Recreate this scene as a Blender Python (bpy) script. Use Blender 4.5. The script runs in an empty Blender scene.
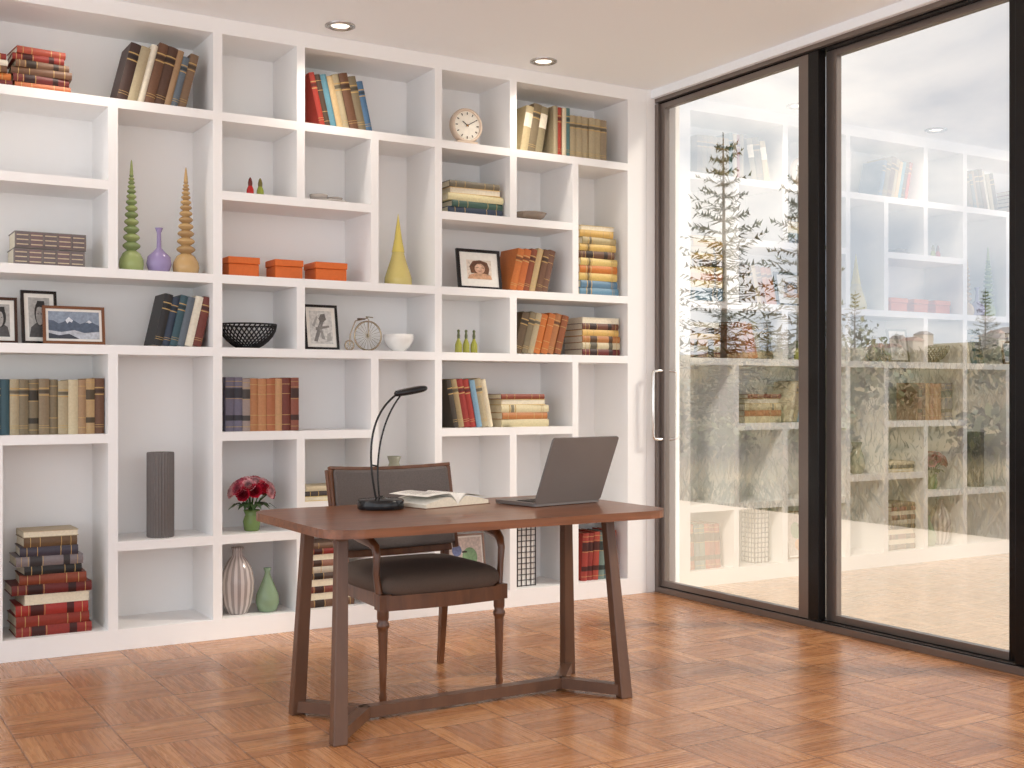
import bpy, math, random
from mathutils import Matrix, Vector, Euler
random.seed(7)
sc = bpy.context.scene
pi = math.pi

# ------------------------------------------------------------------ helpers
def lin(c):
    return tuple((x/255/12.92 if x/255 <= 0.04045 else ((x/255+0.055)/1.055)**2.4) for x in c[:3])

class N:
    """tiny node-graph helper"""
    def __init__(s, nt): s.nt = nt
    def n(s, t, **k):
        nd = s.nt.nodes.new(t)
        for a, b in k.items(): setattr(nd, a, b)
        return nd
    def l(s, a, b): s.nt.links.new(a, b)
    def m(s, op, a, b=None, c=None):
        nd = s.n('ShaderNodeMath', operation=op)
        for i, x in enumerate((a, b, c)):
            if x is None: continue
            if hasattr(x, 'links'): s.l(x, nd.inputs[i])
            else: nd.inputs[i].default_value = x
        return nd.outputs[0]

def newmat(name):
    m = bpy.data.materials.new(name); m.use_nodes = True
    nt = m.node_tree; b = nt.nodes['Principled BSDF']
    return m, N(nt), b

def simple(name, col, rough=0.5, metal=0.0, emit=0, noise=0.0, nscale=20, bump=0.0, spec=0.5, coat=0):
    m, g, b = newmat(name)
    c = lin(col)
    b.inputs['Base Color'].default_value = (*c, 1)
    b.inputs['Roughness'].default_value = rough
    b.inputs['Metallic'].default_value = metal
    b.inputs['Specular IOR Level'].default_value = spec
    b.inputs['Coat Weight'].default_value = coat
    if emit:
        b.inputs['Emission Color'].default_value = (*c, 1); b.inputs['Emission Strength'].default_value = emit
    if noise or bump:
        tc = g.n('ShaderNodeTexCoord'); no = g.n('ShaderNodeTexNoise'); no.inputs['Scale'].default_value = nscale
        no.inputs['Detail'].default_value = 4
        g.l(tc.outputs['Object'], no.inputs['Vector'])
        if noise:
            mx = g.n('ShaderNodeMix', data_type='RGBA')
            mx.inputs[6].default_value = (*[x*(1-noise) for x in c], 1)
            mx.inputs[7].default_value = (*[min(1, x*(1+noise)) for x in c], 1)
            g.l(no.outputs['Fac'], mx.inputs[0]); g.l(mx.outputs[2], b.inputs['Base Color'])
        if bump:
            bp = g.n('ShaderNodeBump'); bp.inputs['Strength'].default_value = bump; bp.inputs['Distance'].default_value = 0.002
            g.l(no.outputs['Fac'], bp.inputs['Height']); g.l(bp.outputs['Normal'], b.inputs['Normal'])
    return m

def vcol(name, rough=0.5, noise=0.12, nscale=60, bump=0.2, metal=0, spec=0.4):
    m, g, b = newmat(name)
    at = g.n('ShaderNodeAttribute', attribute_name='Col')
    tc = g.n('ShaderNodeTexCoord'); no = g.n('ShaderNodeTexNoise'); no.inputs['Scale'].default_value = nscale
    g.l(tc.outputs['Object'], no.inputs['Vector'])
    f = g.m('MULTIPLY_ADD', no.outputs['Fac'], 2*noise, 1-noise)
    mx = g.n('ShaderNodeVectorMath', operation='SCALE'); g.l(at.outputs['Color'], mx.inputs[0]); g.l(f, mx.inputs['Scale'])
    g.l(mx.outputs[0], b.inputs['Base Color'])
    b.inputs['Roughness'].default_value = rough; b.inputs['Metallic'].default_value = metal
    b.inputs['Specular IOR Level'].default_value = spec
    if bump:
        bp = g.n('ShaderNodeBump'); bp.inputs['Strength'].default_value = bump; bp.inputs['Distance'].default_value = 0.001
        g.l(no.outputs['Fac'], bp.inputs['Height']); g.l(bp.outputs['Normal'], b.inputs['Normal'])
    return m

MATTE = vcol('painted_matte', 0.55, 0.1)
PRINT = vcol('photo_print', 0.35, 0.5, 70, 0)
GLOSS = vcol('painted_gloss', 0.15, 0.03, bump=0)
METAL = vcol('painted_metal', 0.25, 0.03, bump=0, metal=1)
BOOKM = vcol('book_cloth_and_paper', 0.5, 0.16, 90, 0.35)
LEAFM = vcol('foliage', 0.6, 0.3, 5, 0)

class MB:
    def __init__(s): s.v=[]; s.f=[]; s.c=[]; s.m=[]; s.s=[]; s.mats=[]
    def add(s, vs, fs, col=(255,255,255), mat=MATTE, M=None, smooth=False):
        o = len(s.v)
        s.v += [tuple(M @ Vector(p)) if M is not None else tuple(p) for p in vs]
        if mat not in s.mats: s.mats.append(mat)
        i = s.mats.index(mat); c = lin(col)
        for f in fs:
            s.f.append([o+k for k in f]); s.c.append(c); s.m.append(i); s.s.append(smooth)
    def box(s, a, b, col=(255,255,255), mat=MATTE, M=None):
        x0,y0,z0 = a; x1,y1,z1 = b
        s.add([(x0,y0,z0),(x1,y0,z0),(x1,y1,z0),(x0,y1,z0),(x0,y0,z1),(x1,y0,z1),(x1,y1,z1),(x0,y1,z1)],
              [(0,3,2,1),(4,5,6,7),(0,1,5,4),(1,2,6,5),(2,3,7,6),(3,0,4,7)], col, mat, M)
    def prism(s, c0, d0, c1, d1, col=(255,255,255), mat=MATTE, M=None):
        vs = []
        for c, d in ((c0,d0),(c1,d1)):
            for sx, sy in ((-1,-1),(1,-1),(1,1),(-1,1)):
                vs.append((c[0]+sx*d[0]/2, c[1]+sy*d[1]/2, c[2]))
        s.add(vs, [(0,3,2,1),(4,5,6,7),(0,1,5,4),(1,2,6,5),(2,3,7,6),(3,0,4,7)], col, mat, M)
    def extr(s, pts, z0, z1, col=(255,255,255), mat=MATTE, M=None, smooth=False):
        n = len(pts)
        vs = [(p[0],p[1],z0) for p in pts] + [(p[0],p[1],z1) for p in pts]
        s.add(vs, [tuple(range(n-1,-1,-1)), tuple(range(n,2*n))], col, mat, M)
        s.add(vs, [(i,(i+1)%n,n+(i+1)%n,n+i) for i in range(n)], col, mat, M, smooth)
    def lathe(s, prof, ctr=(0,0,0), seg=24, col=(255,255,255), mat=MATTE, M=None, rib=0, nrib=0):
        vs=[]; fs=[]
        for (r,z) in prof:
            for k in range(seg):
                a = 2*pi*k/seg; rr = r*(1+rib*math.cos(nrib*a)) if rib else r
                vs.append((ctr[0]+rr*math.cos(a), ctr[1]+rr*math.sin(a), ctr[2]+z))
        for i in range(len(prof)-1):
            for k in range(seg):
                k2=(k+1)%seg
                fs.append((i*seg+k, i*seg+k2, (i+1)*seg+k2, (i+1)*seg+k))
        if prof[0][0] <= 1e-4 and len(prof)==2 and abs(prof[0][1]-prof[1][1])<1e-6:
            s.add(vs, [tuple(range(seg,2*seg))], col, mat, M); return
        s.add(vs, fs, col, mat, M, True)
        caps = []
        if prof[0][0] > 1e-4: caps.append(tuple(range(seg-1,-1,-1)))
        if prof[-1][0] > 1e-4 and prof[0][0] > 1e-4: caps.append(tuple(range((len(prof)-1)*seg, len(prof)*seg)))
        if caps: s.add(vs, caps, col, mat, M)
    def tube(s, pts, r, seg=8, col=(0,0,0), mat=MATTE, M=None, closed=False, flat=1.0):
        P=[Vector(p) for p in pts]; n=len(P); vs=[]; fs=[]
        up=None
        for i,p in enumerate(P):
            a = P[(i-1)%n] if (closed or i>0) else P[i]
            b = P[(i+1)%n] if (closed or i<n-1) else P[i]
            t=(b-a).normalized()
            if up is None:
                up = Vector((0,0,1)) if abs(t.z)<0.9 else Vector((1,0,0))
            u=(up - t*up.dot(t)).normalized(); w=t.cross(u); up=u
            rr = r[i] if isinstance(r,(list,tuple)) else r
            for k in range(seg):
                a2=2*pi*(k+0.5)/seg
                vs.append(tuple(p+u*rr*math.cos(a2)+w*rr*flat*math.sin(a2)))
        m = n if closed else n-1
        for i in range(m):
            j=(i+1)%n
            for k in range(seg):
                k2=(k+1)%seg
                fs.append((i*seg+k,i*seg+k2,j*seg+k2,j*seg+k))
        s.add(vs, fs, col, mat, M, seg>4)
        if not closed:
            s.add(vs, [tuple(range(seg-1,-1,-1)), tuple(range((n-1)*seg, n*seg))], col, mat, M)
    def cushion(s, c, d, p=4, col=(0,0,0), mat=MATTE, M=None, nu=28, nv=14):
        sg=lambda x,e: math.copysign(abs(x)**e, x)
        e=2/p; vs=[]; fs=[]
        for j in range(nv+1):
            ph=-pi/2+pi*j/nv
            for i in range(nu):
                th=2*pi*i/nu
                vs.append((c[0]+d[0]/2*sg(math.cos(ph),.5)*sg(math.cos(th),e), c[1]+d[1]/2*sg(math.cos(ph),.5)*sg(math.sin(th),e), c[2]+d[2]/2*sg(math.sin(ph),.8)))
        for j in range(nv):
            for i in range(nu):
                i2=(i+1)%nu
                fs.append((j*nu+i,j*nu+i2,(j+1)*nu+i2,(j+1)*nu+i))
        s.add(vs,fs,col,mat,M,True)
    def build(s, name, parent=None, bevel=0, loc=None):
        me=bpy.data.meshes.new(name); me.from_pydata(s.v,[],s.f)
        for m in s.mats: me.materials.append(m)
        me.polygons.foreach_set('material_index', s.m); me.polygons.foreach_set('use_smooth', s.s)
        at=me.color_attributes.new('Col','FLOAT_COLOR','CORNER')
        buf=[]
        for p,c in zip(me.polygons, s.c): buf += [c[0],c[1],c[2],1.0]*p.loop_total
        at.data.foreach_set('color', buf)
        me.validate(); me.update()
        o=bpy.data.objects.new(name, me); sc.collection.objects.link(o)
        if parent: o.parent=parent
        if bevel:
            b=o.modifiers.new('bevel','BEVEL'); b.width=bevel; b.segments=2; b.limit_method='ANGLE'; b.angle_limit=0.7
        return o

def empty(name):
    e=bpy.data.objects.new(name,None); sc.collection.objects.link(e); return e
T=Matrix.Translation
def R(a,ax): return Matrix.Rotation(math.radians(a),4,ax)

# ------------------------------------------------------------------ materials
WHITE = simple('white_paint', (247,246,245), 0.45, noise=0.01, nscale=3)
WALLW = simple('wall_paint', (246,244,242), 0.7, noise=0.01, nscale=3, bump=0.05)
CEILW = simple('ceiling_paint', (247,251,254), 0.8)
BLACKM = simple('black_anodised', (20,18,18), 0.25, metal=0.3)
STEEL = simple('bronze_grey_metal', (128,118,112), 0.3, metal=0.6)
CHROME = simple('brushed_chrome', (210,208,205), 0.2, metal=1)

def wood(name, c1, c2, rough=0.3, sc3=(3,40,40), coat=0.2):
    m,g,b=newmat(name)
    tc=g.n('ShaderNodeTexCoord'); mp=g.n('ShaderNodeMapping'); mp.inputs['Scale'].default_value=sc3
    no=g.n('ShaderNodeTexNoise'); no.inputs['Scale'].default_value=1.0; no.inputs['Detail'].default_value=6; no.inputs['Distortion'].default_value=0.6
    g.l(tc.outputs['Object'],mp.inputs[0]); g.l(mp.outputs[0],no.inputs['Vector'])
    cr=g.n('ShaderNodeValToRGB'); cr.color_ramp.elements[0].position=.3; cr.color_ramp.elements[1].position=.7
    cr.color_ramp.elements[0].color=(*lin(c1),1); cr.color_ramp.elements[1].color=(*lin(c2),1)
    g.l(no.outputs['Fac'],cr.inputs[0]); g.l(cr.outputs[0],b.inputs['Base Color'])
    b.inputs['Roughness'].default_value=rough; b.inputs['Coat Weight'].default_value=coat
    return m
DESKW = wood('desk_wood', (98,56,30), (136,82,48), 0.3, (2.5,30,30), .15)
LEGW = wood('desk_leg_wood', (86,57,41), (102,70,50), 0.4, (20,20,3), 0.1)
CHAIRW = wood('chair_wood', (88,52,31), (120,74,44), 0.3, (20,20,4))
FABRIC = simple('woven_upholstery', (104,95,91), 0.9, noise=0.4, nscale=240, bump=0.7)
FABRIC2 = simple('seat_upholstery', (92,77,67), 0.85, noise=0.3, nscale=260, bump=0.5)

def parquet():
    m,g,b=newmat('basket_weave_parquet')
    S=0.33; n=5.0
    tc=g.n('ShaderNodeTexCoord'); sp=g.n('ShaderNodeSeparateXYZ'); g.l(tc.outputs['Object'],sp.inputs[0])
    u=g.m('DIVIDE',sp.outputs[0],S); v=g.m('DIVIDE',sp.outputs[1],S)
    fu=g.m('FLOOR',u); fv=g.m('FLOOR',v)
    par=g.m('FLOORED_MODULO',g.m('ADD',fu,fv),2.0)
    ru=g.m('SUBTRACT',u,fu); rv=g.m('SUBTRACT',v,fv)
    def mix(a,bb): # par ? a : bb
        return g.m('ADD',g.m('MULTIPLY',par,a),g.m('MULTIPLY',g.m('SUBTRACT',1.0,par),bb))
    ac=g.m('MULTIPLY',mix(ru,rv),n); al=mix(rv,ru)
    st=g.m('FLOOR',ac); fr=g.m('SUBTRACT',ac,st)
    cb=g.n('ShaderNodeCombineXYZ'); g.l(fu,cb.inputs[0]); g.l(fv,cb.inputs[1]); g.l(st,cb.inputs[2])
    wn=g.n('ShaderNodeTexWhiteNoise'); g.l(cb.outputs[0],wn.inputs[0])
    cbb=g.n('ShaderNodeCombineXYZ'); g.l(fu,cbb.inputs[0]); g.l(fv,cbb.inputs[1]); cbb.inputs[2].default_value=7.3
    wb=g.n('ShaderNodeTexWhiteNoise'); g.l(cbb.outputs[0],wb.inputs[0])
    cb2=g.n('ShaderNodeCombineXYZ')
    g.l(g.m('MULTIPLY',al,1.2),cb2.inputs[0]); g.l(g.m('MULTIPLY',ac,4.0),cb2.inputs[1]); g.l(g.m('MULTIPLY',wn.outputs[0],40.0),cb2.inputs[2])
    no=g.n('ShaderNodeTexNoise'); no.inputs['Scale'].default_value=1.6; no.inputs['Detail'].default_value=5; g.l(cb2.outputs[0],no.inputs['Vector'])
    val=g.m('ADD',g.m('ADD',g.m('MULTIPLY',wn.outputs[0],0.34),g.m('MULTIPLY',wb.outputs[0],0.14)),g.m('MULTIPLY',no.outputs['Fac'],0.7))
    cr=g.n('ShaderNodeValToRGB'); e=cr.color_ramp.elements
    e[0].position=0.1; e[0].color=(*lin((134,84,50)),1); e[1].position=1.0; e[1].color=(*lin((206,152,104)),1)
    k=e.new(0.55); k.color=(*lin((172,117,75)),1)
    g.l(val,cr.inputs[0])
    es=g.m('MINIMUM',fr,g.m('SUBTRACT',1.0,fr))
    ea=g.m('MINIMUM',al,g.m('SUBTRACT',1.0,al)); ba=g.m('MULTIPLY',g.m('MINIMUM',ac,g.m('SUBTRACT',n,ac)),1/n)
    eb=g.m('MINIMUM',ea,ba)
    l1=g.m('MINIMUM',g.m('DIVIDE',es,0.06),1.0); l2=g.m('MINIMUM',g.m('DIVIDE',eb,0.015),1.0)
    line=g.m('MULTIPLY',g.m('MULTIPLY_ADD',l1,0.7,0.3),l2)
    mx=g.n('ShaderNodeMix',data_type='RGBA'); mx.inputs[6].default_value=(*lin((98,56,32)),1)
    g.l(g.m('MULTIPLY_ADD',line,0.85,0.15),mx.inputs[0]); g.l(cr.outputs[0],mx.inputs[7]); g.l(mx.outputs[2],b.inputs['Base Color'])
    g.l(g.m('MULTIPLY_ADD',no.outputs['Fac'],0.15,0.20),b.inputs['Roughness'])
    b.inputs['Coat Weight'].default_value=0.08; b.inputs['Coat Roughness'].default_value=0.15
    bp=g.n('ShaderNodeBump'); bp.inputs['Strength'].default_value=0.25; bp.inputs['Distance'].default_value=0.002
    g.l(line,bp.inputs['Height']); g.l(bp.outputs[0],b.inputs['Normal'])
    return m

def glassmat(name, refl, tint):
    m,g,b=newmat(name); g.nt.nodes.remove(b)
    out=[n for n in g.nt.nodes if n.type=='OUTPUT_MATERIAL'][0]
    gl=g.n('ShaderNodeBsdfGlossy'); gl.inputs['Roughness'].default_value=0.0
    tr=g.n('ShaderNodeBsdfTransparent'); tr.inputs[0].default_value=(*tint,1)
    mx=g.n('ShaderNodeMixShader')
    lw=g.n('ShaderNodeLayerWeight'); lw.inputs[0].default_value=0.35
    g.l(g.m('ADD',g.m('MULTIPLY',lw.outputs['Fresnel'],0.3),refl),mx.inputs[0])
    g.l(tr.outputs[0],mx.inputs[1]); g.l(gl.outputs[0],mx.inputs[2]); g.l(mx.outputs[0],out.inputs[0])
    return m
PANE=glassmat('coated_door_glass',0.54,(0.80,0.79,0.76))

# ------------------------------------------------------------------ room shell
H=3.15
XR=4.65
XL,YB=-2.0,-7.8
FLOORM=parquet()
mb=MB(); mb.box((XL,YB,-0.08),(4.74,0.42,0.0),mat=FLOORM); mb.build('floor')
mb=MB(); mb.box((XL,YB,H),(4.80,0.55,H+0.15),mat=CEILW); mb.build('ceiling')
mb=MB(); mb.box((XL,0.42,0),(4.80,0.55,H),mat=WALLW); mb.build('wall_back')
mb=MB(); mb.box((4.536,0.0,0),(4.80,0.42,H),mat=WALLW); mb.build('wall_right')
mb=MB(); mb.box((XL,0.0,0),(-0.751,0.42,H),mat=WALLW); mb.build('wall_left')

# bookshelf -----------------------------------------------------------------
TB=0.045
shelf_root=empty('built_in_bookshelf')
D0,D1=0.0,0.36
Z0,Z1,Z2,Z3,Z4,Z5,Z6,ZT=0.10,0.525,1.05,1.48,1.85,2.275,2.675,3.07
def part(name,a,b):
    m=MB(); m.box(a,b,mat=WHITE); m.build(name,shelf_root)
part('back_panel',(-0.75,D1,0),(4.535,0.415,H-.001))
part('plinth',(-0.75,D0,0),(4.535,D1,Z0))
part('top_fascia',(-0.75,D0,ZT),(4.535,D1,H-.001))
def vert(x0,x1,z0,z1): part('divider',(x0,D0+0.0008,z0),(x1,D1,z1))
def board(x0,x1,z): part('shelf_board',(x0,D0+0.0016,z-TB),(x1,D1,z))
for a,b in ((4.39,4.535),(1.785,1.832),(3.045,3.09),(0.30,0.345),(-0.75,-0.70)): vert(a,b,Z0,ZT)
A=(1.272,1.318); C=(2.23,2.275); Dd=(2.655,2.70); F=(3.537,3.583); G=(3.977,4.02)
vert(*A,Z0,Z3); vert(*A,Z4,Z6)
vert(0.755,0.80,Z0,Z2)
vert(*C,Z0,Z2); vert(*C,Z3,Z4); vert(*C,Z5,ZT)
vert(*Dd,Z0,Z3); vert(*Dd,Z4,Z6)
vert(*F,Z0,Z2); vert(*F,Z3,Z4); vert(*F,Z5,ZT)
vert(*G,Z0,Z3); vert(*G,Z4,Z6)
for z in (Z3,Z4,Z6):
    for a,b in ((-0.70,0.30),(0.345,1.785),(1.832,3.045),(3.09,4.39)): board(a,b,z)
for a,b in ((-0.70,0.30),(0.345,1.272),(1.832,2.655),(3.09,3.977)): board(a,b,Z5); board(a,b,Z2)
for a,b in ((-0.70,0.30),(1.318,1.785),(1.832,2.23),(3.09,3.537),(3.583,3.977),(4.02,4.39)): board(a,b,Z1)
for a,b in ((2.275,2.655),(2.70,3.045)): board(a,b,0.67)

# ------------------------------------------------------------------ glass doors
def slide_door(name,x,y0,y1,st0,st1,cst0,cst1,handle=False,th=0.04):
    root=empty(name)
    z0,z1=0.035,3.065
    m=MB()
    m.box((x,y0-st0,z0),(x+th,y0,z1),mat=cst0); m.box((x,y1,z0),(x+th,y1+st1,z1),mat=cst1)
    m.box((x,y1+st1,z0),(x+th,y0-st0,z0+0.04),mat=STEEL); m.box((x,y1+st1,z1-0.035),(x+th,y0-st0,z1),mat=STEEL)
    m.build('frame',root,0.003)
    g=MB(); xm=x+th/2
    g.add([(xm,y0-st0,z0+.04),(xm,y1+st1,z0+.04),(xm,y1+st1,z1-.035),(xm,y0-st0,z1-.035)],[(0,1,2,3)],mat=PANE)
    g.build('glass_pane',root)
    if handle:
        h=MB(); yh=y0-st0/2; xx=x-0.075
        pts=[(x+0.004,yh,0.96),(x-.03,yh,.96),(xx+.008,yh,.965),(xx,yh,.98),(xx,yh,1.17),(xx,yh,1.37),(xx+.008,yh,1.385),(x-.03,yh,1.39),(x+0.004,yh,1.39)]
        h.tube(pts,0.011,10,(225,222,218),METAL); h.build('handle',root)
    return root
slide_door('door_1',4.62,-0.035,-1.30,0.040,0.075,STEEL,STEEL,True)
slide_door('door_2',4.675,-1.37,-2.57,0.075,0.09,STEEL,BLACKM)
slide_door('door_3',4.62,-2.55,-3.85,0.09,0.09,BLACKM,BLACKM)
slide_door('door_4',4.675,-3.83,-5.15,0.09,0.09,BLACKM,BLACKM)
slide_door('door_5',4.62,-5.13,-6.45,0.09,0.09,BLACKM,BLACKM)
slide_door('door_6',4.675,-6.43,-7.78,0.09,0.09,BLACKM,BLACKM)
mb=MB()
mb.box((4.60,YB,0.0),(4.74,0.0,0.035),mat=STEEL)
mb.box((4.63,YB,3.066),(4.74,0.0,3.10),mat=BLACKM)
mb.box((4.60,YB,3.075),(4.63,0.0,3.10),mat=STEEL)
mb.box((4.60,-0.035,0.035),(4.74,0.0,3.066),mat=STEEL)
mb.box((4.615,-1.375,0.035),(4.672,-1.301,3.066),mat=BLACKM)
for x in (4.612,4.664,4.718): mb.box((x,YB+.01,0.035),(x+.006,-0.04,0.041),mat=BLACKM)
mb.build('trim_1',bevel=0.002)
mb=MB(); mb.box((4.57,YB,3.10),(4.80,0.0,H),mat=CEILW); mb.build('trim_2')

# downlights ---------------------------------------------------------------
GLOW=simple('lamp_glow',(255,246,230),0.4,emit=1.2)
for i,(x,y) in enumerate(((2.39,-0.2),(3.64,-0.2),(1.14,-0.2),(-0.11,-0.2))):
    root=empty('recessed_downlight')
    m=MB(); m.lathe([(0.078,0),(0.078,-0.006),(0.068,-0.010),(0.055,-0.008),(0.048,0.0)],(x,y,H),28,(190,188,186),METAL)
    m.lathe([(0.0,-0.002),(0.048,-0.002)],(x,y,H),20,mat=GLOW); m.build('ring',root)
    l=bpy.data.lights.new('spot','SPOT'); l.energy=14; l.spot_size=2.3; l.spot_blend=0.9; l.color=(1,0.9,0.78); l.shadow_soft_size=0.06
    o=bpy.data.objects.new('lamp',l); o.location=(x,y,H-0.03); sc.collection.objects.link(o); o.parent=root

# ------------------------------------------------------------------ books
CREAM=(232,222,198); GOLD=(190,158,100)
def mute(c):
    g=sum(c)/3; return tuple(int(g+(x-g)*.84) for x in c)
def arcp(t,b,n=6):
    return [(t*i/n, -b*math.sin(pi*i/n)) for i in range(n+1)]
def book(mb,M,t,h,d,col,deco=0):
    col=mute(col)
    c=0.0028
    mb.box((0,0.003,0),(c,d,h),col,BOOKM,M); mb.box((t-c,0.003,0),(t,d,h),col,BOOKM,M)
    mb.box((c,0.004,0.004),(t-c,d-0.004,h-0.004),CREAM,BOOKM,M)
    bu=min(0.006,t*0.2)
    pts=arcp(t,bu)+[(t,0.004),(0,0.004)]
    mb.extr(pts,0,h,col,BOOKM,M)
    def band(z0,z1,cc,e=0.0007):
        p=[(x+(-e if x<t*.2 else e if x>t*.8 else 0),y-e) for x,y in arcp(t,bu)]+[(t+e*.2,0.003),(-e*.2,0.003)]
        mb.extr(p,z0,z1,cc,BOOKM,M)
    if deco==1:
        for k in (.12,.3,.7,.88): band(h*k-.0015,h*k+.0015,GOLD)
    elif deco==2:
        dk=tuple(int(x*.6) for x in col)
        band(h*.70,h*.72,GOLD); band(h*.82,h*.84,GOLD); band(h*.74,h*.80,dk)
        for k in (.12,.16): band(h*k,h*k+.002,GOLD)
    elif deco==3:
        dk=tuple(int(x*.45) for x in col); band(h*.62,h*.8,dk); band(h*.2,h*.3,dk)
        for k in (.08,.6,.82,.92): band(h*k,h*k+.0025,GOLD)
    elif deco==4:
        band(h*.55,h*.85,(235,226,205))
def row(name,x,y,z,books,ang=0,dr=1,gap=0.0008,upright=0):
    """books: (t,h,d,col,deco); ang lean deg; dr=+1 tops to +X, -1 tops to -X"""
    mb=MB(); a=math.radians(ang)
    for i,(t,h,d,col,deco) in enumerate(books):
        an = ang
        st=t/math.cos(a)+gap
        yy=y+random.uniform(0,.012)
        if an==0: M=T((x,yy,z))
        elif dr>0: M=T((x+st,yy,z))@R(an,'Y')@T((-t,0,0))
        else: M=T((x,yy,z))@R(-an,'Y')
        book(mb,M,t,h,d,col,deco); x+=st
    return mb.build(name)
LAY=Matrix(((0,0,-1,0),(0,1,0,0),(1,0,0,0),(0,0,0,1)))
def lay(mb,x,y,z,t,l,d,col,deco,yaw=0,flip=False):
    """book lying flat, left edge at x, spine at y facing -Y"""
    M=T((x+l/2,y+d/2,z))@R(yaw+(180 if flip else 0),'Z')@T((l/2,-d/2,0))@LAY
    book(mb,M,t,l,d,col,deco)
def stack(name,x,y,z,books,mb=None):
    own = mb is None
    if own: mb=MB()
    for (t,l,d,dx,col,deco,yaw,flip) in books:
        lay(mb,x+dx,y,z,t,l,d,col,deco,yaw,flip); z+=t+0.0005
    return mb.build(name) if own else z
RED=(150,42,34); DRED=(112,32,30); BRN=(112,74,50); DBR=(70,48,40); TAN=(168,132,92); OLV=(128,112,84)
NAVY=(48,62,84); TEAL=(52,86,96); SLT=(96,108,118); ORG=(206,108,38); KHA=(176,160,124); BLK=(40,38,40); GRY=(150,146,140); YEL=(222,186,96); LBL=(96,140,168)

# top-left stacks (continues past the left edge)
mb=MB(); stack('',0.50,0.06,Z6,[(.034,.35,.22,0,DRED,3,0,False),(.034,.33,.22,.01,ORG,1,3,False),(.03,.33,.22,.0,BRN,3,-2,False),(.028,.33,.21,.0,CREAM,1,0,False),(.03,.30,.2,.02,RED,3,2,False)],mb)
stack('',0.86,0.06,Z6,[(.036,.25,.22,0,(190,96,48),1,0,False),(.036,.25,.2,-.01,DRED,3,2,False),(.034,.27,.2,-.01,BRN,1,-3,False),(.032,.24,.2,0,(120,84,60),3,2,False),(.03,.23,.2,-.01,RED,3,0,False),(.032,.22,.2,0,(176,70,50),1,5,False)],mb)
mb.build('book_stack')
row('book_row',1.32,0.06,Z6,[(.05,.30,.2,DBR,2),(.045,.29,.2,KHA,0),(.032,.31,.2,CREAM,0),(.045,.32,.2,BRN,2),(.05,.31,.2,(90,60,44),2),(.03,.30,.2,TAN,0),(.032,.27,.2,SLT,2),(.042,.29,.2,(130,100,74),2)],14,1)
# boxed volumes
mb=MB()
for j in range(2):
    for i in range(5):
        lay(mb,.855+.006*j,0.06+.0*i,Z4+.081*j,.079,.32,.2,(130,120,116),0) if i==0 else None
        mb.box((.86+.063*i+.006*j,0.052,Z4+.006+.081*j),(.915+.063*i+.006*j,0.059,Z4+.073+.081*j),(112+8*(i%2),100,102),BOOKM)
        for k in range(3): mb.box((.862+.063*i+.006*j,0.050,Z4+.014+.022*k+.081*j),(.913+.063*i+.006*j,0.0525,Z4+.019+.022*k+.081*j),(200,184,156),BOOKM)
mb.build('boxed_book_set')
row('book_row',1.50,0.06,Z3,[(.04,.265,.2,BLK,2),(.036,.25,.2,NAVY,2),(.036,.262,.2,TEAL,2),(.036,.255,.2,SLT,0),(.04,.26,.2,CREAM,0),(.044,.258,.2,(120,52,42),2)],13,1)
b7=[(.05,.25,.2,NAVY,2),(.04,.25,.2,BLK,1),(.04,.262,.2,NAVY,2),(.04,.262,.2,TEAL,0),(.04,.262,.2,KHA,2),(.04,.262,.2,OLV,2),(.045,.262,.2,OLV,3),(.045,.265,.2,(140,120,90),2),(.04,.262,.2,OLV,1),(.045,.255,.2,KHA,2),(.045,.262,.2,(206,190,150),0),(.035,.262,.2,TAN,1),(.04,.268,.2,(186,150,100),3),(.045,.27,.2,BRN,2)]
row('book_row',1.268-sum(b[0]+.0008 for b in b7),0.06,Z2,b7)
b9=[(.046,.34,.23,0,RED,3,0,False),(.05,.33,.23,-.005,(150,46,30),1,2,False),(.05,.325,.22,0,(176,44,36),3,-1,False),(.048,.30,.22,.03,(226,214,190),0,2,True),(.046,.36,.23,-.02,DRED,3,0,False),(.046,.30,.21,.02,(142,60,36),1,-3,False),(.04,.26,.2,.03,BLK,1,3,False),(.046,.30,.22,.0,(128,118,120),3,0,False),(.044,.26,.2,.02,(64,60,74),1,-2,False),(.044,.24,.2,.03,(108,80,54),1,2,False),(.03,.25,.2,.03,(190,170,130),0,0,True)]
stack('book_stack',0.865,0.05,Z0,b9)
# top-mid leaning left
row('book_row',2.385,0.06,Z6,[(.03,.29,.2,(176,50,36),2),(.032,.285,.2,(80,60,46),1),(.034,.29,.2,(86,140,160),0),(.034,.285,.2,(200,170,120),0),(.036,.30,.2,KHA,2),(.05,.31,.2,BRN,2),(.044,.30,.2,OLV,2),(.036,.28,.2,(70,110,150),2)],13,-1)
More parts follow.
